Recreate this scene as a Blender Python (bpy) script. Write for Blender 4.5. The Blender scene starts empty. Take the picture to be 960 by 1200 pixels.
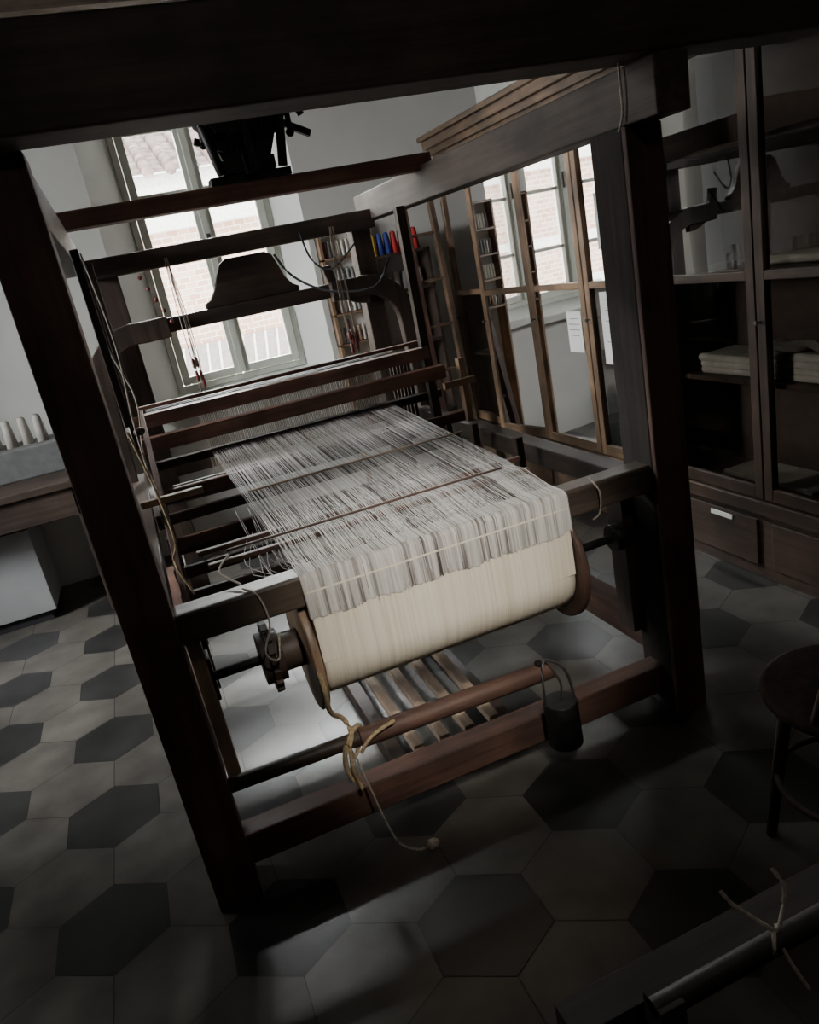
import bpy, bmesh, math, random
from mathutils import Vector, Matrix
random.seed(7)
S=bpy.context.scene; COL=bpy.context.collection

# ---------------- materials ----------------
def newmat(name):
    m=bpy.data.materials.new(name);m.use_nodes=True
    nt=m.node_tree;b=nt.nodes['Principled BSDF'];return m,nt,b
def N(nt,t,**k):
    n=nt.nodes.new(t)
    for a,v in k.items(): setattr(n,a,v)
    return n
def ramp(nt,stops):
    r=N(nt,'ShaderNodeValToRGB');e=r.color_ramp.elements
    while len(e)<len(stops): e.new(.5)
    for i,(p,c) in enumerate(stops):
        e[i].position=p;e[i].color=(c[0],c[1],c[2],1)
    return r
def coords(nt,scale=(1,1,1),kind='Object'):
    tc=N(nt,'ShaderNodeTexCoord');mp=N(nt,'ShaderNodeMapping')
    mp.inputs['Scale'].default_value=scale
    nt.links.new(tc.outputs[kind],mp.inputs['Vector']);return mp
_w={}
def wood(axis='X',base=(.10,.05,.03),rough=.55,var=.55,tag='walnut'):
    key=(axis,base,tag)
    if key in _w: return _w[key]
    m,nt,b=newmat('wood_%s_%s'%(tag,axis))
    sc={'X':(1.5,28,28),'Y':(28,1.5,28),'Z':(28,28,1.5)}[axis]
    mp=coords(nt,sc)
    n=N(nt,'ShaderNodeTexNoise');n.inputs['Scale'].default_value=1.3;n.inputs['Detail'].default_value=8;n.inputs['Roughness'].default_value=.65
    nt.links.new(mp.outputs[0],n.inputs['Vector'])
    mp2=coords(nt,(3,3,3));n2=N(nt,'ShaderNodeTexNoise');n2.inputs['Scale'].default_value=1.5;n2.inputs['Detail'].default_value=4
    nt.links.new(mp2.outputs[0],n2.inputs['Vector'])
    lo=[c*(1-var) for c in base];hi=[min(1,c*(1+var)) for c in base]
    r=ramp(nt,[(.3,lo),(.5,base),(.72,hi)]);nt.links.new(n.outputs[0],r.inputs[0])
    r2=ramp(nt,[(.35,(.6,.6,.6)),(.65,(1.25,1.2,1.15))]);nt.links.new(n2.outputs[0],r2.inputs[0])
    mx=N(nt,'ShaderNodeMix',data_type='RGBA',blend_type='MULTIPLY');mx.inputs[0].default_value=1
    nt.links.new(r.outputs[0],mx.inputs[6]);nt.links.new(r2.outputs[0],mx.inputs[7])
    nt.links.new(mx.outputs[2],b.inputs['Base Color'])
    b.inputs['Roughness'].default_value=rough
    bp=N(nt,'ShaderNodeBump');bp.inputs['Strength'].default_value=.25;bp.inputs['Distance'].default_value=.004
    nt.links.new(n.outputs[0],bp.inputs['Height']);nt.links.new(bp.outputs[0],b.inputs['Normal'])
    _w[key]=m;return m
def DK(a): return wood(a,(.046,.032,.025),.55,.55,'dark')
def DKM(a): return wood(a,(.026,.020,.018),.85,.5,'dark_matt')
def DKF(a): return wood(a,(.068,.052,.043),.6,.5,'dark_front')
def RD(a): return wood(a,(.105,.057,.043),.62,.45,'redbrown')
def RDL(a): return wood(a,(.19,.098,.075),.55,.4,'lit_redbrown')  # lightened copy of redbrown: light on the beater tops put into its colour
def OAK(a): return wood(a,(.27,.18,.115),.45,.45,'oak')
def PALE(a): return wood(a,(.38,.29,.22),.65,.35,'pale')
def CAB(a): return wood(a,(.06,.038,.028),.5,.5,'cabinet')
def CW(a):return wood(a,(.15,.103,.070),.5,.5,'bookcase')
def plain(name,col,rough=.6,metal=0,noise=.15,scale=20,bump=0):
    m,nt,b=newmat(name)
    mp=coords(nt);n=N(nt,'ShaderNodeTexNoise');n.inputs['Scale'].default_value=scale;n.inputs['Detail'].default_value=6
    nt.links.new(mp.outputs[0],n.inputs['Vector'])
    r=ramp(nt,[(.3,[c*(1-noise) for c in col]),(.7,[min(1,c*(1+noise)) for c in col])])
    nt.links.new(n.outputs[0],r.inputs[0]);nt.links.new(r.outputs[0],b.inputs['Base Color'])
    b.inputs['Roughness'].default_value=rough;b.inputs['Metallic'].default_value=metal
    if bump:
        bp=N(nt,'ShaderNodeBump');bp.inputs['Strength'].default_value=bump;bp.inputs['Distance'].default_value=.01
        nt.links.new(n.outputs[0],bp.inputs['Height']);nt.links.new(bp.outputs[0],b.inputs['Normal'])
    return m
IRON=plain('blackened_iron',(.022,.021,.021),.5,.6,.4,30,.2)
STEEL=plain('dull_steel',(.16,.155,.15),.5,.9,.2,40)
PIPE=plain('dark_pipe',(.07,.066,.062),.6,.7,.2,40)
ROPE=plain('hemp_rope',(.50,.38,.22),.9,0,.3,120,.5)
TWINE=plain('light_twine',(.42,.37,.31),.9,0,.3,120)
WHITEP=plain('white_paint',(.66,.67,.64),.5,0,.06,6)
PAPER=plain('paper',(.82,.82,.80),.8,0,.05,10)
INK=plain('grey_ink',(.25,.25,.26),.8)
REDP=plain('red_paint',(.18,.035,.035),.5)
REDS=plain('red_seal',(.60,.05,.05),.6)
BLUE=plain('blue_thread',(.03,.05,.25),.8);YEL=plain('yellow_thread',(.55,.38,.05),.8);REDT=plain('red_thread',(.45,.03,.03),.8)
GREYT=plain('grey_thread',(.25,.26,.27),.8);WHT=plain('white_thread',(.66,.64,.58),.85,0,.1,60)
LINEN=plain('linen_cloth',(.45,.43,.39),.9,0,.15,14,.4)
DRK=plain('dark_cloth',(.03,.03,.035),.9)
WALL=plain('plaster_wall',(.66,.67,.64),.9,0,.06,2.2,.05)
CEIL=wood('X',(.13,.10,.08),.7,.4,'ceiling_boards')  # unseen ceiling, toned dark so it bounces less light
DIM=plain('dark_unseen_wall',(.14,.13,.12),.9,0,.1,3)  # unseen left and back walls, darkened to keep the foreground dim

def glassmat(name,ior,tint):
    m=bpy.data.materials.new(name);m.use_nodes=True;nt=m.node_tree;nt.nodes.clear()
    o=N(nt,'ShaderNodeOutputMaterial');mx=N(nt,'ShaderNodeMixShader');fr=N(nt,'ShaderNodeFresnel');fr.inputs[0].default_value=ior
    t=N(nt,'ShaderNodeBsdfTransparent');t.inputs[0].default_value=(*tint,1);g=N(nt,'ShaderNodeBsdfGlossy');g.inputs['Roughness'].default_value=.015
    nt.links.new(fr.outputs[0],mx.inputs[0]);nt.links.new(t.outputs[0],mx.inputs[1]);nt.links.new(g.outputs[0],mx.inputs[2]);nt.links.new(mx.outputs[0],o.inputs[0]);return m
GLASS=glassmat('cabinet_glass',1.85,(.94,.96,.95));GLASS2=glassmat('wardrobe_glass',1.3,(.7,.68,.64));WGLASS=glassmat('window_glass',1.3,(.97,.98,.97))

def stripes(name,stops,scale,rough=.9,bump=.4,detail=3):
    m,nt,b=newmat(name);mp=coords(nt,(scale,1.2,1.2))
    n=N(nt,'ShaderNodeTexNoise');n.inputs['Scale'].default_value=1;n.inputs['Detail'].default_value=detail;n.inputs['Roughness'].default_value=.7
    nt.links.new(mp.outputs[0],n.inputs['Vector']);r=ramp(nt,stops);nt.links.new(n.outputs[0],r.inputs[0])
    nt.links.new(r.outputs[0],b.inputs['Base Color']);b.inputs['Roughness'].default_value=rough
    bp=N(nt,'ShaderNodeBump');bp.inputs['Strength'].default_value=bump;bp.inputs['Distance'].default_value=.003
    nt.links.new(n.outputs[0],bp.inputs['Height']);nt.links.new(bp.outputs[0],b.inputs['Normal']);return m
CREAM=stripes('cream_yarn',[(.3,(.74,.65,.50)),(.5,(.85,.77,.62)),(.7,(.91,.85,.71))],90,bump=.25)
GREYW=stripes('grey_striped_warp',[(.33,(.06,.053,.047)),(.39,(.22,.205,.19)),(.46,(.42,.40,.37)),(.60,(.66,.64,.59))],52)
def threadmat():
    m,nt,b=newmat('warp_threads');g=N(nt,'ShaderNodeNewGeometry')
    r=ramp(nt,[(0,(.14,.125,.11)),(.2,(.38,.36,.34)),(.42,(.62,.61,.58)),(1,(.84,.83,.80))])
    nt.links.new(g.outputs['Random Per Island'],r.inputs[0]);nt.links.new(r.outputs[0],b.inputs['Base Color']);b.inputs['Roughness'].default_value=.85;return m
THREAD=threadmat()

# ---------------- mesh builder ----------------
class MB:
    def __init__(s): s.v=[];s.f=[];s.m=[];s.sm=[];s.mats=[]
    def mi(s,mat):
        if mat not in s.mats: s.mats.append(mat)
        return s.mats.index(mat)
    def add(s,vs,fs,mat,smooth=False):
        o=len(s.v);k=s.mi(mat);s.v+= [tuple(v) for v in vs]
        for f in fs: s.f.append([o+i for i in f]);s.m.append(k);s.sm.append(smooth)
    def box(s,x0,x1,y0,y1,z0,z1,mat):
        s.add([(x,y,z) for z in(z0,z1) for y in(y0,y1) for x in(x0,x1)],[(0,2,3,1),(4,5,7,6),(0,1,5,4),(2,6,7,3),(0,4,6,2),(1,3,7,5)],mat)
    def beam(s,p,q,w,h,mat,up=(0,0,1)):
        p=Vector(p);q=Vector(q);d=(q-p).normalized();u=Vector(up)
        if abs(d.dot(u))>.95:u=Vector((0,1,0))
        a=d.cross(u).normalized();b=a.cross(d).normalized()
        vs=[c+a*(i*w/2)+b*(j*h/2) for c in(p,q) for i,j in((-1,-1),(1,-1),(1,1),(-1,1))]
        s.add(vs,[(0,1,2,3),(7,6,5,4),(0,4,5,1),(1,5,6,2),(2,6,7,3),(3,7,4,0)],mat)
    def sweep(s,pts,w,h,mat,up=(0,1,0)):
        P=[Vector(p) for p in pts];n=len(P);vs=[]
        for i in range(n):
            d=(P[min(i+1,n-1)]-P[max(i-1,0)]).normalized();u=Vector(up);a=d.cross(u).normalized()
            vs+=[P[i]+a*(x*w/2)+u*(y*h/2) for x,y in((-1,-1),(1,-1),(1,1),(-1,1))]
        fs=[(0,1,2,3),tuple(4*(n-1)+k for k in(3,2,1,0))]
        for i in range(n-1):
            for k in range(4): fs.append((4*i+k,4*i+4+k,4*i+4+(k+1)%4,4*i+(k+1)%4))
        s.add(vs,fs,mat)
    def lathe(s,prof,c,axis,mat,seg=24,smooth=True):
        c=Vector(c);ax=Vector(axis).normalized();t=Vector((0,0,1)) if abs(ax.z)<.9 else Vector((1,0,0))
        a=ax.cross(t).normalized();b=ax.cross(a).normalized();vs=[];n=len(prof)
        for l,r in prof:
            for k in range(seg):
                g=2*math.pi*k/seg;vs.append(c+ax*l+a*(r*math.cos(g))+b*(r*math.sin(g)))
        fs=[]
        for i in range(n-1):
            for k in range(seg):
                fs.append((i*seg+k,i*seg+(k+1)%seg,(i+1)*seg+(k+1)%seg,(i+1)*seg+k))
        s.add(vs,fs,mat,smooth)
        o=len(s.v)-len(vs)
        for i in(0,n-1):
            s.f.append([o+i*seg+k for k in range(seg)][::(1 if i else -1)]);s.m.append(s.mi(mat));s.sm.append(False)
    def cyl(s,p,q,r,mat,seg=16,r2=None):
        p=Vector(p);q=Vector(q);L=(q-p).length
        s.lathe([(0,r),(L,r if r2 is None else r2)],p,q-p,mat,seg)
    def tube(s,pts,r,mat,seg=6,sub=5):
        P=[Vector(p) for p in pts];C=[]
        if len(P)>2:
            for i in range(len(P)-1):
                p0=P[max(i-1,0)];p1=P[i];p2=P[i+1];p3=P[min(i+2,len(P)-1)]
                for k in range(sub):
                    t=k/sub;C.append(.5*((2*p1)+(p2-p0)*t+(2*p0-5*p1+4*p2-p3)*t*t+(3*p1-p0-3*p2+p3)*t**3))
            C.append(P[-1])
        else:C=P
        n=len(C);vs=[]
        for i in range(n):
            d=(C[min(i+1,n-1)]-C[max(i-1,0)]).normalized();t=Vector((0,0,1)) if abs(d.z)<.8 else Vector((.3,1,0)).normalized()
            a=d.cross(t).normalized();b=a.cross(d)
            for k in range(seg):
                g=2*math.pi*k/seg;vs.append(C[i]+a*(r*math.cos(g))+b*(r*math.sin(g)))
        fs=[(i*seg+k,i*seg+(k+1)%seg,(i+1)*seg+(k+1)%seg,(i+1)*seg+k) for i in range(n-1) for k in range(seg)]
        s.add(vs,fs,mat,True)
    def prism(s,outline,y0,y1,mat):
        n=len(outline);vs=[(x,y0,z) for x,z in outline]+[(x,y1,z) for x,z in outline]
        s.add(vs,[tuple(range(n)),tuple(range(2*n-1,n-1,-1))]+[(i,n+i,n+(i+1)%n,(i+1)%n) for i in range(n)],mat)
    def build(s,name,parent=None,bevel=0):
        me=bpy.data.meshes.new(name);me.from_pydata(s.v,[],s.f)
        for m in s.mats: me.materials.append(m)
        me.polygons.foreach_set('material_index',s.m);me.polygons.foreach_set('use_smooth',s.sm);me.update()
        bm=bmesh.new();bm.from_mesh(me);bmesh.ops.recalc_face_normals(bm,faces=bm.faces);bm.to_mesh(me);bm.free()
        ob=bpy.data.objects.new(name,me);COL.objects.link(ob)
        if parent: ob.parent=parent
        if bevel:
            md=ob.modifiers.new('b','BEVEL');md.width=bevel;md.segments=2;md.limit_method='ANGLE';md.angle_limit=math.radians(50)
        return ob
def empty(name):
    e=bpy.data.objects.new(name,None);e.empty_display_size=.1;COL.objects.link(e);return e

# ---------------- room ----------------
XL,XR_,YB,YW,CH=-2.4,2.66,-1.4,5.21,3.3
def tilemat(name,c,var):
    m,nt,b=newmat(name);g=N(nt,'ShaderNodeNewGeometry')
    mp=coords(nt);n=N(nt,'ShaderNodeTexNoise');n.inputs['Scale'].default_value=7;n.inputs['Detail'].default_value=8
    nt.links.new(mp.outputs[0],n.inputs['Vector'])
    r=ramp(nt,[(.3,[x*(1-var) for x in c]),(.7,[x*(1+var) for x in c])]);nt.links.new(n.outputs[0],r.inputs[0])
    r2=ramp(nt,[(0,(.8,.8,.8)),(1,(1.1,1.1,1.1))]);nt.links.new(g.outputs['Random Per Island'],r2.inputs[0])
    mx=N(nt,'ShaderNodeMix',data_type='RGBA',blend_type='MULTIPLY');mx.inputs[0].default_value=1
    nt.links.new(r.outputs[0],mx.inputs[6]);nt.links.new(r2.outputs[0],mx.inputs[7]);nt.links.new(mx.outputs[2],b.inputs['Base Color'])
    b.inputs['Roughness'].default_value=.33;return m
TL=tilemat('light_cement_tile',(.092,.086,.076),.30);TD=tilemat('dark_cement_tile',(.024,.024,.024),.35);GR=plain('grout',(.055,.053,.05),.9)
mb=MB();mb.box(XL-.1,XR_+.1,YB-.1,YW+.1,-.1,-.002,GR)
s_=.303;O=(.42,1.43)
for i in range(-40,41):
    for j in range(-30,31):
        cx=O[0]+s_*(i+j/2);cy=O[1]+s_*j*math.sqrt(3)/2
        if XL-.1<cx<XR_+.1 and YB-.1<cy<YW+.1:
            R=s_/math.sqrt(3)-.0015
            mb.add([(min(max(cx+R*math.cos(math.radians(30+60*k)),XL-.08),XR_+.08),min(max(cy+R*math.sin(math.radians(30+60*k)),YB-.08),YW+.08),0) for k in range(6)],[tuple(range(6))],TD if (i-j)%3==0 else TL)
mb.build('floor')
mb=MB();mb.box(XL-.3,XR_+.1,YB-.1,YW+.4,CH,CH+.1,CEIL)
for k in range(9): mb.box(XL,XR_,YB+.4+.75*k,YB+.52+.75*k,CH-.12,CH,CEIL)
mb.build('ceiling')
wy0,wy1,wz0,wz1=3.05,3.95,1.1,2.85  # opening for the added side window
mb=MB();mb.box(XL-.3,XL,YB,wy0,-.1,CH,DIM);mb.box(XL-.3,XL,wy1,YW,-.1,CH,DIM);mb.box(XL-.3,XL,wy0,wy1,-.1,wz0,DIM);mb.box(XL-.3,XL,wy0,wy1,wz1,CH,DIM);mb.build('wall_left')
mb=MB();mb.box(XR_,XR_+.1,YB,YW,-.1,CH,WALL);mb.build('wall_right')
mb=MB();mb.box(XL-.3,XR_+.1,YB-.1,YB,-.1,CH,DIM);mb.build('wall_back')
YG=5.5
mb=MB()
ox0,ox1,oz0,oz1=.05,1.30,.93,3.02
ix0,ix1,iz0,iz1=.25,1.16,1.0,2.94
mb.box(XL-.3,ox0,YW,YW+.001,-.1,CH,WALL);mb.box(ox1,XR_+.1,YW,YW+.001,-.1,CH,WALL)
mb.box(ox0,ox1,YW,YW+.001,-.1,oz0,WALL);mb.box(ox0,ox1,YW,YW+.001,oz1,CH,WALL)
REV=plain('reveal_plaster',(.86,.88,.86),.85,0,.04,3)
o=[(ox0,YW,oz0),(ox1,YW,oz0),(ox1,YW,oz1),(ox0,YW,oz1)];q=[(ix0,YG,iz0),(ix1,YG,iz0),(ix1,YG,iz1),(ix0,YG,iz1)]
mb.add(o+q,[(0,1,5,4),(1,2,6,5),(2,3,7,6),(3,0,4,7)],REV)
mb.box(XL-.3,ix0,YG,YG+.12,-.1,CH,WALL);mb.box(ix1,XR_+.1,YG,YG+.12,-.1,CH,WALL);mb.box(ix0,ix1,YG,YG+.12,-.1,iz0,WALL);mb.box(ix0,ix1,YG,YG+.12,iz1,CH,WALL)
mb.build('wall_far')
mb=MB();mb.box(ox0-.05,ox1+.04,YW-.04,YW+.02,oz0-.04,oz0+.012,WHITEP);mb.build('trim_1',bevel=.004)
W=MB();FR=plain('window_frame_paint',(.68,.71,.64),.5,0,.06,8)
def rect(x0,x1,z0,z1,t,y0,y1):
    W.box(x0,x0+t,y0,y1,z0,z1,FR);W.box(x1-t,x1,y0,y1,z0,z1,FR);W.box(x0+t,x1-t,y0,y1,z0,z0+t,FR);W.box(x0+t,x1-t,y0,y1,z1-t,z1,FR)
rect(ix0,ix1,iz0,iz1,.04,YG-.02,YG+.06)
cxm=(ix0+ix1)/2
for a,b in((ix0+.04,cxm),(cxm,ix1-.04)):
    rect(a+.003,b-.003,iz0+.045,iz1-.045,.05,YG-.04,YG+.02)
    for z in(1.42,1.86,2.25,2.62): W.box(a+.05,b-.05,YG-.025,YG+.01,z-.013,z+.013,FR)
W.box(cxm-.022,cxm+.022,YG-.055,YG-.035,iz0+.05,iz1-.05,FR)
W.box(cxm-.012,cxm+.012,YG-.075,YG-.055,1.85,1.97,STEEL)
win=W.build('window_1',bevel=.004)
g=MB();g.box(ix0+.08,ix1-.08,YG-.004,YG,iz0+.08,iz1-.08,WGLASS);g.build('panes',win)
W=MB();xw=XL-.22
for a,b in((wy0,(wy0+wy1)/2),((wy0+wy1)/2,wy1)):
    W.box(xw,xw+.05,a,a+.05,wz0,wz1,FR);W.box(xw,xw+.05,b-.05,b,wz0,wz1,FR)
    for z in(wz0,1.5,1.95,2.4,wz1-.06): W.box(xw+.005,xw+.045,a+.05,b-.05,z,z+(.06 if z in(wz0,wz1-.06) else .028),FR)
W.build('added_side_window',bevel=.004)  # unseen side window, added to bring in more ambient light
def brick():
    m,nt,b=newmat('brick_facade');mp=coords(nt,(1,1,1));sx=N(nt,'ShaderNodeSeparateXYZ');cb=N(nt,'ShaderNodeCombineXYZ')
    nt.links.new(mp.outputs[0],sx.inputs[0]);nt.links.new(sx.outputs[0],cb.inputs[0]);nt.links.new(sx.outputs[2],cb.inputs[1])
    br=N(nt,'ShaderNodeTexBrick');br.inputs['Scale'].default_value=3.2;br.inputs['Color1'].default_value=(.50,.30,.22,1);br.inputs['Color2'].default_value=(.66,.45,.36,1);br.inputs['Mortar'].default_value=(.80,.76,.70,1);br.inputs['Mortar Size'].default_value=.018
    nt.links.new(cb.outputs[0],br.inputs['Vector']);nt.links.new(br.outputs[0],b.inputs['Base Color']);b.inputs['Roughness'].default_value=.9;return m
BR=brick();ROOF=plain('terracotta_roof',(.24,.18,.165),.9,0,.6,6,.5);STO=plain('pale_stone',(.80,.78,.74),.9)
mb=MB();mb.box(-9,9,11.5,12,-5,3.15,BR);mb.box(-9,9,11.35,11.6,2.5,3.2,STO);mb.box(-9,9,11.42,11.52,1.25,1.4,STO)
mb.add([(-9,11.2,3.2),(9,11.2,3.2),(9,14,4.3),(-9,14,4.3)],[(0,1,2,3)],ROOF)
for k in range(60): mb.cyl((-9+k*.3,11.2,3.22),(-9+k*.3,14,4.32),.08,ROOF,8)
for x in(-3.2,-.6,3.6):
    mb.box(x,x+.9,11.4,11.55,-1.6,.7,STO);mb.box(x+.1,x+.8,11.38,11.45,-1.5,.6,plain('shutter',(.30,.33,.30),.7))
mb.box(.2,2.6,11.44,11.5,-.4,.95,plain('lattice_back',(.32,.28,.26),.8))
for k in range(14):
    mb.beam((.2+k*.17,11.42,-.4),(.2+k*.17+.2,11.42,.95),.03,.03,STO);
mb.build('neighbouring_building')

# ---------------- loom ----------------
LOOM=empty('hand_loom')
lx,rx=-.08,1.36
m=MB()
m.box(lx-.12,lx,1.83,1.96,0,1.94,RD('Z'));m.box(1.342,rx+.096,1.845,1.99,0,1.80,DKM('Z'));m.box(1.342,rx+.098,1.825,1.845,0,1.80,RD('Z'))  # right post: shaded inner face painted as dark timber behind a reddish front board
m.box(-.05,.06,4.02,4.12,0,1.84,DK('Z'));m.box(1.24,1.34,4.02,4.12,0,1.84,DK('Z'))
m.build('posts',LOOM,.005)
m=MB()
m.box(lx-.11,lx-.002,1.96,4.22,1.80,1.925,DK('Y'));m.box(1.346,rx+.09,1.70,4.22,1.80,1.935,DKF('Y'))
m.box(lx-.10,lx-.01,1.96,4.12,.16,.27,RD('Y'));m.box(rx+.01,rx+.09,1.96,4.12,.16,.27,RD('Y'))
m.box(lx-.09,lx-.01,1.96,4.12,.72,.80,DK('Y'));m.box(rx+.01,rx+.085,1.96,4.12,.72,.80,DK('Y'))
m.build('side_rails',LOOM,.005)
m=MB()
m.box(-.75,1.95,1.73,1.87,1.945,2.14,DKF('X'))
m.box(lx-.12,rx+.04,3.22,3.31,1.915,1.98,RDL('X'))
m.box(lx,rx,3.98,4.06,1.76,1.85,DK('X'))
m.box(-.04,1.30,3.99,4.05,1.46,1.53,DK('X'))
m.box(lx-.01,rx+.01,1.88,1.955,.07,.17,RD('X'))
m.box(lx-.01,rx+.01,4.04,4.10,.75,.84,DK('X'))
m.build('cross_beams',LOOM,.006)
m=MB();m.box(lx,rx-.005,1.855,1.935,.785,.872,wood('X',(.085,.065,.052),.5,.5,'worn'));m.build('back_beam',LOOM,.008)
m=MB()
out=[(.42,1.53),(.90,1.53),(.90,1.555),(.87,1.57),(.84,1.61),(.82,1.67),(.80,1.725),(.765,1.745),(.57,1.745),(.535,1.725),(.505,1.67),(.48,1.61),(.45,1.57),(.42,1.555)]
m.prism(out,4.0,4.04,DK('X'))
def arc(cx,cz,r,a0,a1,y,n=8): return [(cx+r*math.cos(math.radians(a0+(a1-a0)*k/n)),y,cz+r*math.sin(math.radians(a0+(a1-a0)*k/n))) for k in range(n+1)]
m.sweep([(1.05,3.97,1.49)]+arc(1.22,1.27,.22,100,0,3.97)+[(1.45,3.97,1.0),(1.46,3.97,.75)],.10,.06,DK('Z'))
m.sweep([(.22,3.97,1.49)]+arc(.06,1.27,.22,80,180,3.97)+[(-.17,3.97,1.0),(-.18,3.97,.75)],.10,.06,DK('Z'))
m.sweep(arc(1.25,1.62,.2,180,270,3.97),.045,.04,DK('Z'))
m.build('castle_brackets',LOOM,.005)
m=MB()
m.box(-.08,1.29,3.36,3.42,1.125,1.18,RDL('X'))
m.box(-.08,1.33,3.30,3.36,1.03,1.09,RDL('X'))
m.box(-.07,1.33,3.40,3.45,.93,.965,DK('X'))
m.box(-.05,1.30,3.46,3.49,1.19,1.205,RDL('X'))
m.box(1.40,1.43,3.30,3.34,.80,1.10,OAK('Z'));m.box(1.30,1.46,3.27,3.30,.98,1.01,OAK('X'))
for x in(-.05,1.28): m.box(x-.02,x+.02,3.37,3.41,.7,1.80,DK('Z'))
for k in range(120): 
    x=.23+k*.0069;m.box(x,x+.0018,3.385,3.392,.955,1.13,STEEL)
m.build('beater',LOOM,.004)
m=MB()
for k in range(6):
    y=3.52+k*.055
    m.box(.0,1.24,y-.008,y+.008,1.13,1.155,DK('X'));m.box(.0,1.24,y-.008,y+.008,.74,.765,DK('X'))
    for x in(.01,1.23): m.box(x-.008,x+.008,y-.006,y+.006,.75,1.15,DK('Z'))
    for i in range(60):
        x=.23+i*.0138+random.uniform(-.004,.004);m.box(x,x+.0014,y-.001,y+.001,.76,1.135,TWINE)
m.build('heddle_shafts',LOOM)
m=MB()
for k,(y,z,c) in enumerate([(2.62,.60,0),(2.72,.66,0),(2.84,.62,0),(2.96,.70,1),(3.08,.64,0),(3.2,.74,0),(3.3,.80,0),(3.1,.86,1)]):
    m.box(lx+.01,1.30,y-.012,y+.012,z,z+.045,(RD if c else DK)('X'))
for x in(-.045,1.29): m.box(x-.02,x+.02,2.55,3.4,.55,.59,DK('Y'))
for x in(-.045,1.29):
    for y in(2.6,3.0,3.3):m.box(x-.015,x+.015,y-.02,y+.02,.27,.86,DK('Z'))
m.build('lams',LOOM,.003)
m=MB();cy,cz=1.995,.615
m.lathe([(0,.146),(.01,.150),(.05,.1500),(.2,.151),(.4,.1505),(.6,.151),(.76,.150),(.79,.145)],(.25,cy,cz),(1,0,0),CREAM,96)
m.build('cream_yarn_roll',LOOM)
m=MB()
for x in(.218,1.045): m.lathe([(0,.182),(.004,.19),(.02,.19),(.025,.182)],(x,cy,cz),(1,0,0),OAK('Z') if x<.5 else RD('Z'),48)
m.cyl((.14,cy,cz),(.218,cy,cz),.055,DK('X'));m.cyl((.10,cy,cz),(.16,cy,cz),.075,DK('X'),20)
for k in range(16):
    g_=2*math.pi*k/16;m.beam((.13,cy+.06*math.cos(g_),cz+.06*math.sin(g_)),(.13,cy+.10*math.cos(g_+.15),cz+.10*math.sin(g_+.15)),.03,.02,DK('X'),up=(1,0,0))
m.cyl((lx,cy,cz),(rx,cy,cz),.014,IRON,12)
m.cyl((1.07,cy,cz),(1.12,cy,cz),.05,DK('X'));m.cyl((1.27,cy,cz),(1.33,cy,cz),.045,IRON,14)
m.box(1.30,1.34,1.965,2.05,.27,.785,DK('Z'))
m.build('warp_beam',LOOM,.002)
m=MB();m.box(-.078,-.04,1.965,2.07,.27,.785,PALE('Z'));m.box(-.04,-.03,1.97,2.04,.55,.68,IRON);m.build('beam_support_board',LOOM,.003)
m=MB()
def ribbon(path,w,mat):
    n=len(path);vs=[]
    for p in path: vs+=[(p[0]-w/2,p[1],p[2]),(p[0]+w/2,p[1],p[2])]
    m.add(vs,[(2*i,2*i+1,2*i+3,2*i+2) for i in range(n-1)],mat)
NT=620;dens=1
for i in range(NT):
    t=i/(NT-1)
    dens=max(.5,min(1,dens+random.uniform(-.17,.17)))
    if random.random()>dens: continue
    xn=.245+t*.80+random.uniform(-.0008,.0008);xf=.215+t*.84+random.uniform(-.003,.003)
    up=1 if i%2 else -1;xm=lambda a:xn+(xf-xn)*a
    sag=random.uniform(-.004,.003)
    path=[(xf,3.34,.966),(xm(.7),2.9,.94+sag),(xm(.4),2.45,.913+sag),(xm(.22),2.22,.895+.009*up),(xm(.17),2.155,.895),(xm(.12),2.09,.892-.009*up),(xn,1.935,.8765),(xn,1.86,.8765)]
    if random.random()<.12: path+=[(xn,1.8445,.866),(xn,1.840,.80),(xn,1.8395,random.uniform(.74,.79))]
    ribbon(path,random.uniform(.0010,.0020),THREAD)
for k in range(14):
    x=.20+random.uniform(-.04,.06);m.tube([(x,2.3+random.uniform(-.2,.3),.90),(x+random.uniform(-.05,.02),2.1,.84+random.uniform(-.05,.03)),(x+.03+random.uniform(0,.05),1.9,.873)],.0009,THREAD,4,4)
m.build('warp_threads',LOOM)
m=MB();nx=160;vs=[];fs=[]
for i in range(nx+1):
    x=.243+.804*i/nx;zb=.752+.006*math.sin(i*.21)*math.sin(i*.05)+random.uniform(-.005,.005)
    vs+=[(x,1.935,.8745),(x,1.858,.8745),(x,1.8455,.864),(x,1.8415,.80),(x,1.8405,zb)]
for i in range(nx):
    for k in range(4): fs.append((5*i+k,5*i+k+1,5*i+k+6,5*i+k+5))
m.add(vs,fs,GREYW,True)
m.add([(.25,1.843,.83),(1.04,1.843,.83),(1.04,1.8435,.617),(.25,1.8435,.617)],[(0,1,2,3)],CREAM)
m.build('warp_sheet',LOOM)
m=MB()
m.box(.02,1.10,2.212,2.232,.888,.902,RD('X'));m.box(.04,1.06,2.08,2.10,.885,.899,RD('X'));m.box(.25,1.08,2.62,2.632,.93,.936,PALE('X'))
m.box(.10,1.0,2.145,2.152,.90,.907,RD('X'))
m.build('lease_rods',LOOM,.002)
m=MB()
for k in range(4):
    x=.50+k*.09;m.beam((x,2.02,.12),(x,3.0,.10+.02*k),.036,.03,PALE('Y'))
m.box(.44,.84,2.02,2.05,.07,.10,PALE('X'));m.box(.42,.86,3.0,3.06,.06,.16,DK('X'));m.box(.42,.47,2.0,3.06,0,.07,DK('Y'));m.box(.81,.86,2.0,3.06,0,.07,DK('Y'))
m.build('treadles',LOOM,.003)
m=MB()
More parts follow.
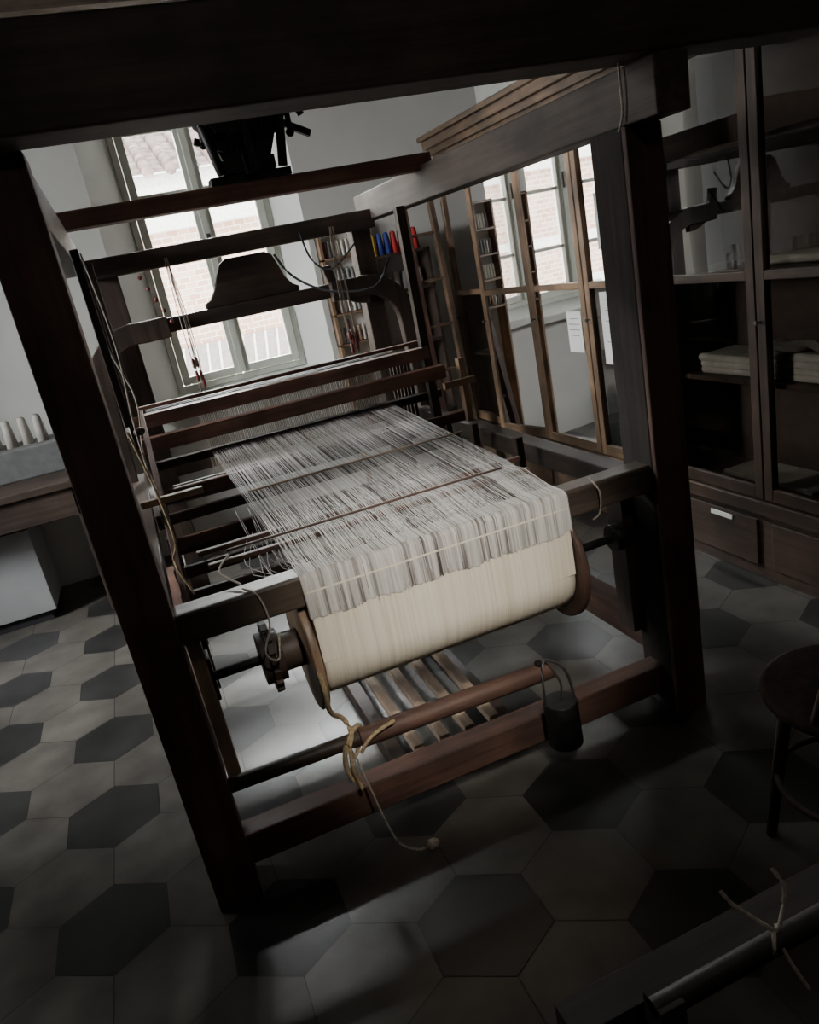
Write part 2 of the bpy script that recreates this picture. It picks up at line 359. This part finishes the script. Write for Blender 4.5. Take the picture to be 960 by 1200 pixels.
m.cyl((lx,1.90,.33),(.34,1.885,.33),.022,DK('X'));m.cyl((.30,1.885,.33),(.92,1.86,.33),.030,RD('X'),14)
m.cyl((.88,1.86,.35),(.88,1.86,.37),.012,IRON)
m.build('brake_lever',LOOM,.003)
m=MB()
m.lathe([(0,.050),(.004,.053),(.15,.053),(.155,.05)],(.915,1.82,.085),(0,0,1),IRON,28)
m.tube([(.865,1.82,.235),(.87,1.825,.33),(.90,1.85,.372),(.95,1.83,.33),(.965,1.82,.235)],.004,STEEL)
m.tube([(.915,1.82,.24),(.925,1.82,.30),(.90,1.845,.37)],.004,STEEL)
m.build('counterweight',LOOM)
m=MB()
m.tube([(.225,1.80,.62),(.228,1.812,.55),(.235,1.86,.46),(.27,1.90,.40),(.28,1.88,.36),(.26,1.855,.33),(.27,1.86,.295),(.30,1.90,.31),(.31,1.90,.36),(.28,1.875,.365),(.25,1.86,.33),(.24,1.87,.27),(.25,1.86,.22)],.0075,ROPE)
m.tube([(.29,1.86,.30),(.33,1.85,.345),(.40,1.85,.365),(.36,1.90,.30)],.006,ROPE)
m.tube([(.26,1.85,.33),(.255,1.84,.28),(.26,1.845,.23),(.265,1.84,.20)],.007,ROPE)
m.tube([(.27,1.855,.31),(.285,1.82,.2),(.30,1.80,.1),(.32,1.77,.03),(.36,1.74,.012),(.39,1.73,.012)],.0035,TWINE)
m.lathe([(0,.006),(.01,.016),(.03,.014),(.04,.006)],(.385,1.73,.016),(1,.1,0),TWINE,10)
m.build('brake_rope',LOOM)
m=MB()
def cords(x,y,z0,z1,n,spread):
    for k in range(n):
        a=random.uniform(-spread,spread);m.tube([(x+a*.4,y,z0),(x+a+random.uniform(-.01,.01),y-.01,(z0+z1)/2),(x+a*.8,y,z1)],.002,TWINE,5)
        zz=z1+random.uniform(.0,.12);m.lathe([(0,.003),(.01,.008),(.04,.008),(.05,.003)],(x+a*.85,y,zz),(0,0,1),REDP,10)
cords(.26,3.6,1.78,1.18,5,.025);cords(1.02,3.6,1.78,1.20,7,.04)
for k in range(5): m.lathe([(0,.003),(.006,.010),(.012,.010),(.018,.003)],(.13+.02*k,3.6,1.72-.05*k),(1,.3,0),REDP,12)
m.tube([(.80,3.95,1.72),(.86,3.9,1.60),(1.0,3.8,1.5),(1.2,3.7,1.48),(1.3,3.7,1.6)],.006,DRK)
m.tube([(.95,3.95,1.80),(.97,3.9,1.66),(1.05,3.85,1.60),(1.18,3.8,1.70)],.005,DRK)
m.tube([(-.07,2.5,1.25),(-.04,2.45,1.05),(-.03,2.4,.9),(-.05,2.35,.85),(-.02,2.3,.75)],.004,ROPE)
m.tube([(-.07,3.0,1.8),(-.06,2.95,1.5),(-.02,2.9,1.3),(-.05,2.85,1.1),(-.03,2.8,.9)],.003,TWINE)
m.tube([(-.05,2.8,1.8),(-.03,2.75,1.5),(-.05,2.7,1.2),(-.04,2.6,.8)],.003,TWINE)
m.tube([(.10,1.88,.88),(.13,1.85,.86),(.14,1.845,.78),(.11,1.85,.70),(.14,1.87,.66),(.16,1.9,.72)],.003,TWINE)
m.tube([(.10,1.9,.885),(.06,2.0,.90),(.10,2.1,.905)],.003,TWINE)
m.tube([(1.335,1.82,1.96),(1.332,1.815,1.90),(1.335,1.82,1.83),(1.333,1.84,1.79)],.0035,TWINE)
m.tube([(1.14,1.88,.885),(1.15,1.84,.85),(1.15,1.85,.78),(1.13,1.86,.76)],.003,TWINE)
m.build('cords',LOOM)
m=MB()
for y,z0,z1 in((2.6,1.25,1.8),(3.05,1.1,1.8),(3.4,1.3,1.8)):
    m.box(-.075,-.05,y,y+.03,z0,z1,DK('Z'))
for y,z in((2.8,1.2),(3.1,1.3)): m.lathe([(0,.006),(.01,.014),(.03,.014),(.04,.006)],(-.06,y,z),(1,.2,0),DK('X'),12)
m.beam((-.07,3.5,.92),(-.06,2.55,.93),.02,.05,DK('Y'));m.box(-.10,.10,2.5,2.53,1.0,1.022,OAK('X'))
m.beam((-.05,2.3,.72),(-.02,3.3,1.2),.02,.03,RD('Y'))
m.build('side_pieces',LOOM,.003)
m=MB()
m.box(.48,.80,3.22,3.31,1.981,2.01,IRON);m.box(.53,.74,3.20,3.33,2.01,2.06,IRON)
m.prism([(.55,2.05),(.73,2.05),(.77,2.14),(.83,2.2),(.83,2.32),(.76,2.38),(.54,2.38),(.46,2.32),(.47,2.2),(.52,2.14)],3.23,3.29,IRON)
for k in range(11):
    x=.48+k*.034;m.cyl((x,3.19,2.10+.05*random.random()),(x+random.uniform(-.02,.02),3.19,2.38+.05*random.random()),.011,IRON,8)
    m.lathe([(0,.008),(.01,.018),(.02,.008)],(x,3.185,2.10+.1*random.random()),(0,1,0),IRON,10)
m.lathe([(0,.085),(.015,.085)],(.58,3.16,2.23),(0,1,0),IRON,20);m.lathe([(0,.06),(.015,.06)],(.73,3.16,2.27),(0,1,0),IRON,16)
for k in range(12):
    a=2*math.pi*k/12;m.box(.58+.085*math.cos(a)-.008,.58+.085*math.cos(a)+.008,3.16,3.175,2.23+.085*math.sin(a)-.008,2.23+.085*math.sin(a)+.008,IRON)
m.tube([(.80,3.2,2.32),(.88,3.2,2.33),(.905,3.2,2.27),(.87,3.2,2.22),(.88,3.2,2.18)],.014,IRON)
m.beam((.80,3.2,2.16),(.90,3.2,2.11),.025,.025,IRON);m.beam((.42,3.2,2.27),(.55,3.2,2.25),.035,.035,IRON);m.beam((.45,3.2,2.14),(.56,3.2,2.10),.025,.025,IRON)
m.cyl((.52,3.18,2.01),(.49,3.18,2.18),.018,IRON);m.cyl((.76,3.18,2.01),(.79,3.18,2.2),.018,IRON);m.cyl((.64,3.19,2.0),(.64,3.19,2.2),.028,IRON)
m.build('shedding_mechanism',LOOM,.002)

# ---------------- cabinets ----------------
def cabinet(name,y0,y1,doors,wd,back,glass,tilt=None,ajar=None):
    E=empty(name);xf=2.26;xb=2.64;m=MB()
    m.box(xf+.0,xb,y0,y1,0,.33,wd('Y'));m.box(xf-.02,xb,y0,y1,.30,.36,wd('Y'))
    m.box(xf-.0,xb,y0,y1,2.13,2.2,wd('Y'))
    m.box(xf-.03,xb,y0,y1,2.18,2.22,wd('Y'));m.box(xf-.06,xb,y0,y1,2.22,2.27,wd('Y'));m.box(xf-.09,xb,y0,y1,2.27,2.30,wd('Y'))
    m.box(xb-.02,xb,y0,y1,.33,2.2,back)
    for y in(y0,y1-.03): m.box(xf+.05,xb,y,y+.03,.33,2.2,wd('Z'))
    for z in(.82,1.27,1.74): m.box(xf+.07,xb,y0+.03,y1-.03,z,z+.022,wd('Y'))
    n=len(doors)-1
    for i in range(n): m.box(xf-.012,xf,doors[i]+.04,doors[i+1]-.04,.06,.27,wd('Y'))
    m.build('carcass',E,.004)
    fr=OAK if wd is not CAB else CAB;t=.042
    for i in range(n):
        d=MB();L=doors[i+1]-doors[i]-.008;a,b=0,L;x=0   # hinged on the near stile
        d.box(x-.005,x+.03,a,a+t,.365,2.13,fr('Z'));d.box(x-.005,x+.03,b-t,b,.365,2.13,fr('Z'))
        for z,h in((.365,.055),(1.255,.035),(2.085,.045)): d.box(x-.004,x+.029,a+t,b-t,z,z+h,fr('Y'))
        dx=math.tan(math.radians((tilt or [0]*n)[i]))*(b-a-2*t)/2;xm=x+.012
        for z0,z1 in((.42,1.255),(1.29,2.085)):
            d.add([(xm+dx,a+t,z0),(xm-dx,b-t,z0),(xm-dx,b-t,z1),(xm+dx,a+t,z1)],[(0,1,2,3)],glass)
        d.lathe([(0,.004),(.015,.004),(.02,.010),(.03,.008)],(x-.005,b-.02,1.1),(-1,0,0),STEEL,12)
        ob=d.build('door_leaf_%d'%(i+1),E,.003);ob.location=(xf,doors[i]+.004,0);ob.rotation_euler=(0,0,math.radians((ajar or [0]*n)[i]))
    return E
BK=plain('bookcase_back',(.22,.19,.165),.8)
b1=cabinet('glass_bookcase',2.98,5.19,[3.0,3.53,4.08,4.60,5.17],CW,BK,GLASS,[0,3.5,2,0],[0,1,9,0])
b2=cabinet('glass_bookcase',.6,2.96,[.62,1.2,1.78,2.37,2.94],CAB,plain('wardrobe_back',(.07,.05,.04),.8),GLASS2)
c=MB()
def sheet(x,y0,y1,z0,z1,seal=None,lines=6,lean=.03):
    c.add([(x,y0,z0),(x,y1,z0),(x+lean,y1,z1),(x+lean,y0,z1)],[(0,1,2,3)],PAPER)
    for k in range(lines):
        z=z1-.04-(z1-z0-.1)*k/lines;f_=(z-z0)/(z1-z0);xx=x+lean*f_-.001;w=random.uniform(.5,.8)*(y1-y0)
        ym=(y0+y1)/2;c.add([(xx,ym-w/2,z),(xx,ym+w/2,z),(xx,ym+w/2,z+.004),(xx,ym-w/2,z+.004)],[(0,1,2,3)],INK)
    if seal:
        c.box(x-.003,x+.0005,seal[0]-.028,seal[0]+.028,seal[1]-.025,seal[1]+.025,REDS)
# papers stuck to the outside of the panes, and others standing on the shelves
sheet(2.269,3.17,3.42,.87,1.235,(3.22,.95),5,0);sheet(2.269,3.20,3.38,1.44,1.70,None,9,0);sheet(2.262,3.60,3.74,.92,1.14,None,4,0)
sheet(2.33,3.62,3.90,.845,1.16,None,4);sheet(2.37,4.15,4.45,.845,1.15,None,4);sheet(2.33,3.62,3.95,.37,.70,None,5)
for y,h in((3.75,.25),(4.3,.2),(4.8,.28)):
    for k in range(5): c.lathe([(0,.028),(.16,.016)],(2.42,y-.16+.075*k,1.292),(0,0,1),random.choice([WHT,GREYT,LINEN]),14)
for k in range(7): c.lathe([(0,.02),(.12,.02)],(2.36,3.2+.05*k,1.292),(0,0,1),random.choice([BLUE,REDT,GREYT,DRK]),12)
for k in range(5): c.box(2.36,2.58,3.65+.3*k,3.85+.3*k,1.762,1.762+.05+.03*(k%3),random.choice([LINEN,DRK,PAPER]))
for k in range(5): c.box(2.38,2.58,3.12+.4*k,3.4+.4*k,.365,.42+.07*(k%3),random.choice([LINEN,WHT,DRK]))
vs=[];fs=[]
for i in range(15):
    for j in range(9):
        vs.append((2.31+.012*math.sin(i*1.3)+.003*j,3.06+.012*i+.0015*j*(i-7)*.5,.81-.045*j))
for i in range(14):
    for j in range(8): fs.append((i*9+j,i*9+j+1,(i+1)*9+j+1,(i+1)*9+j))
c.add(vs,fs,LINEN,True)
c.build('shelf_contents',b1)
c=MB()
def foldpile(y,z,n,w):
    for k in range(n):
        a=random.uniform(-.02,.02)
        c.lathe([(0,.008),(.015,.016),(w-.015,.018),(w,.006)],(2.38,y-w/2+a,z+.018+.026*k),(0,1,0),LINEN,10)
        c.box(2.38,2.58,y-w/2+a,y+w/2+a,z+.004+.026*k,z+.028+.026*k,LINEN)
foldpile(2.62,.842,3,.45);foldpile(2.15,.842,4,.4);foldpile(2.5,.365,1,.5)
vs=[];fs=[]
for i in range(20):
    for j in range(9):
        vs.append((2.36+.026*j,2.0+.03*i,.965+.018*math.sin(i*.9+j)*math.cos(j*.8)+.02*math.sin(i*.35)))
for i in range(19):
    for j in range(8): fs.append((i*9+j,i*9+j+1,(i+1)*9+j+1,(i+1)*9+j))
c.add(vs,fs,LINEN,True)
c.box(2.242,2.248,2.55,2.68,.235,.255,PAPER)
foldpile(1.6,.842,3,.4);foldpile(2.3,1.292,1,.3)
c.build('folded_linens',b2)

# ---------------- wall shelf with spools ----------------
m=MB();m.box(1.66,2.06,5.02,5.21,1.60,1.62,DK('X'));m.box(2.04,2.06,5.02,5.21,0,1.62,DK('Z'));m.box(1.66,2.06,5.02,5.21,1.36,1.38,DK('X'));m.box(1.66,1.68,5.02,5.21,0,1.6,DK('Z'));m.box(1.66,2.06,5.02,5.21,1.0,1.02,DK('X'));m.box(1.66,2.06,5.02,5.21,.5,.52,DK('X'))
for k,mt in enumerate([YEL,BLUE,BLUE,REDT,REDT,DRK,REDT]): m.lathe([(0,.027),(.13,.018),(.14,.008)],(1.69+.05*k,5.08,1.62),(0,0,1),mt,14)
for k,mt in enumerate([LINEN,LINEN,WHT,GREYT,PAPER,LINEN]): m.lathe([(0,.025),(.12,.018)],(1.71+.055*k,5.1,1.38),(0,0,1),mt,14)
m.build('thread_shelf')
m=MB();m.box(1.34,1.60,5.185,5.21,1.10,1.85,PAPER)
for x in(1.34,1.58): m.box(x,x+.02,5.12,5.21,0,1.86,OAK('Z'))
for z in(1.10,1.30,1.48,1.66,1.85): m.box(1.34,1.60,5.12,5.21,z-.01,z+.005,OAK('X'))
for zi,z in enumerate((1.11,1.31,1.49,1.67)):
    for k in range(7): m.lathe([(0,.013),(.1,.011)],(1.375+.032*k,5.15,z),(0,0,1),random.choice([WHT,GREYT,WHT,LINEN,OAK('Z'),REDP]),10)
m.build('spool_rack',bevel=.001)
m=MB()
L0,L1=Vector((1.84,4.72,0)),Vector((1.90,4.98,1.95));M0,M1=Vector((2.06,4.72,0)),Vector((2.10,4.98,1.95))
m.beam(L0,L1,.05,.05,RD('Z'));m.beam(M0,M1,.035,.05,CW('Z'))
for k in range(6): m.beam(L0.lerp(L1,.12+.15*k),M0.lerp(M1,.12+.15*k),.03,.02,CW('X'))
m.build('step_ladder',bevel=.003)

# ---------------- left background ----------------
m=MB();m.box(-2.0,-.42,4.45,5.18,.76,.80,DK('X'));m.box(-1.98,-.44,4.47,4.50,.60,.76,DK('X'))
for x in(-1.95,-.47):
    for y in(4.5,5.13): m.box(x-.03,x+.03,y-.03,y+.03,0,.76,DK('Z'))
m.build('work_table',bevel=.004)
m=MB();m.box(-1.9,-.5,4.82,5.16,.80,.98,plain('grey_box',(.14,.145,.145),.7));
m.build('storage_box',bevel=.01)
m=MB()
for k in range(6): m.lathe([(0,.035),(.15,.022),(.16,.01)],(-.60-.085*k,4.95+.02*(k%2),.98),(0,0,1),LINEN,16)
m.build('thread_cones')
GREYP=plain('grey_paint',(.38,.39,.40),.5,0,.06,6)
m=MB();m.box(-1.75,-.80,4.62,5.1,.06,.56,GREYP);m.box(-1.26,-1.25,4.615,4.62,.08,.54,DRK);m.box(-1.72,-.83,4.64,5.08,0,.06,DRK)
for x in(-1.3,-1.2): m.lathe([(0,.006),(.02,.012)],(x,4.62,.35),(0,-1,0),STEEL,12)
m.build('low_cabinet',bevel=.004)
m=MB();m.box(-.40,.06,4.85,5.15,.83,.86,DK('X'))
for x in(-.37,.03):
    for y in(4.88,5.12): m.box(x-.02,x+.02,y-.02,y+.02,0,.83,DK('Z'))
m.build('side_stand',bevel=.003)
m=MB()
for k in range(4): m.cyl((-.16+.06*k,5.0,.862),(-.19+.06*k,5.03,1.12+.03*(k%3)),.024,PAPER,14)
m.build('paper_rolls')

# ---------------- foreground right ----------------
m=MB();m.box(.30,1.25,.70,.76,.49,.55,DKM('X'));m.cyl((.40,.66,.59),(1.25,.66,.59),.014,PIPE,14)
for x in(.42,1.20):
    m.box(x-.025,x+.025,.64,.76,0,.49,DKM('Z'));m.box(x-.02,x+.02,.64,.68,.49,.60,DKM('Z'))
m.tube([(.61,.66,.608),(.595,.645,.59),(.61,.66,.574),(.63,.675,.59),(.61,.66,.609),(.59,.685,.625),(.575,.70,.64),(.565,.71,.66)],.0035,TWINE)
m.tube([(.62,.66,.61),(.64,.67,.635),(.645,.675,.66),(.64,.69,.68)],.0035,TWINE)
m.tube([(.61,.655,.60),(.62,.64,.56),(.64,.63,.51)],.003,TWINE)
m.build('pipe_rack',bevel=.004)
m=MB();cx_,cy_=1.33,1.15
CH_=wood('Z',(.045,.028,.024),.75,.4,'chair')
m.lathe([(0,.19),(.008,.20),(.026,.20),(.032,.19)],(cx_,cy_,.44),(0,0,1),CH_,36)
for a in(45,135,225,315):
    x=math.cos(math.radians(a));y=math.sin(math.radians(a));m.cyl((cx_+.14*x,cy_+.14*y,.44),(cx_+.19*x,cy_+.19*y,0),.018,CH_,12,.013)
m.tube([(cx_+.17*math.cos(a_),cy_+.17*math.sin(a_),.20) for a_ in[2*math.pi*k/12 for k in range(13)]],.008,CH_,8)
m.tube([(cx_-.17,cy_-.05,.46),(cx_-.16,cy_-.14,.75),(cx_-.05,cy_-.24,.90),(cx_+.05,cy_-.24,.90),(cx_+.16,cy_-.14,.75),(cx_+.17,cy_-.05,.46)],.014,CH_,10)
m.tube([(cx_-.10,cy_-.1,.46),(cx_-.08,cy_-.17,.70),(cx_,cy_-.2,.78),(cx_+.08,cy_-.17,.70),(cx_+.10,cy_-.1,.46)],.010,CH_,8)
m.build('bentwood_chair')

# ---------------- lamps & light ----------------
def light(name,kind,loc,target,energy,size=.3,col=(1,1,1),**k):
    l=bpy.data.lights.new(name,kind);l.energy=energy;l.color=col
    if kind=='AREA': l.shape='RECTANGLE';l.size=size;l.size_y=k.get('sy',size)
    if kind=='SPOT': l.shadow_soft_size=size;l.spot_size=math.radians(k['ang']);l.spot_blend=k.get('blend',1)
    if kind=='POINT': l.shadow_soft_size=size
    if kind=='SUN': l.angle=.05
    o=bpy.data.objects.new(name,l);o.location=loc;d=Vector(target)-Vector(loc);o.rotation_euler=d.to_track_quat('-Z','Y').to_euler();COL.objects.link(o);return o
light('window_daylight','AREA',(.7,6.35,3.9),(.72,3.6,.6),3800,1.8,(.98,.985,.98),sy=1.6)
light('added_side_fill','AREA',(-4.0,3.2,3.0),(1.2,3.9,1.2),750,1.4,(.98,.985,.98),sy=1.6)  # added fill outside the added side window, for warp top and cabinet
light('sun','SUN',(0,-5,12),(1.5,9,-1),4,col=(1,.97,.92))
p=MB();LP=(.45,-.35)
p.lathe([(0,.03),(.02,.06),(.10,.14),(.14,.16)],(LP[0],LP[1],3.0),(0,0,-1),WHITEP,32);p.cyl((LP[0],LP[1],3.3),(LP[0],LP[1],3.0),.008,IRON);pl=p.build('added_pendant')  # unseen fixture, added to carry the two fill lights
l=light('roll_fill_spot','SPOT',(LP[0],LP[1],2.84),(.66,1.9,.74),540,.08,(1,.94,.85),ang=24,blend=1);l.parent=pl  # added spot: brightens the yarn roll and falls off towards the corners
l=light('front_fill','POINT',(LP[0],LP[1],2.82),(.66,1.9,.74),8,.10,(1,.92,.84));l.parent=pl  # added weak fill that lifts the front timbers out of black
w=bpy.data.worlds.new('overcast');S.world=w;w.use_nodes=True;bg=w.node_tree.nodes['Background'];bg.inputs[0].default_value=(.95,.975,1,1);bg.inputs[1].default_value=7.5
pt=bpy.data.lights.new('window_portal','AREA');pt.shape='RECTANGLE';pt.size=.9;pt.size_y=1.9;pt.cycles.is_portal=True
po=bpy.data.objects.new('window_portal',pt);po.location=(.7,5.66,1.97);po.rotation_euler=(math.radians(-90),0,0);COL.objects.link(po)
pt=bpy.data.lights.new('added_side_portal','AREA');pt.shape='RECTANGLE';pt.size=1.8;pt.size_y=.9;pt.cycles.is_portal=True
po=bpy.data.objects.new('added_side_portal',pt);po.location=(XL-.32,3.5,1.97);po.rotation_euler=(0,math.radians(-90),0);COL.objects.link(po)  # sampling portal of the added side window

# ---------------- camera ----------------
f=894.03;th,ps,ro=[math.radians(a) for a in(18.402,17.179,11.528)]
F=Vector((math.sin(ps)*math.cos(th),math.cos(ps)*math.cos(th),-math.sin(th)))
R0=Vector((math.cos(ps),-math.sin(ps),0));U0=Vector((math.sin(ps)*math.sin(th),math.cos(ps)*math.sin(th),math.cos(th)))
R=R0*math.cos(ro)-U0*math.sin(ro);U=U0*math.cos(ro)+R0*math.sin(ro)
cd=bpy.data.cameras.new('camera');cam=bpy.data.objects.new('camera',cd);COL.objects.link(cam)
M=Matrix((R,U,-F)).transposed().to_4x4();M.translation=Vector((0,0,1.6));cam.matrix_world=M
cd.sensor_fit='HORIZONTAL';cd.sensor_width=36;cd.lens=36*f/960;cd.clip_start=.02;cd.clip_end=100
S.camera=cam
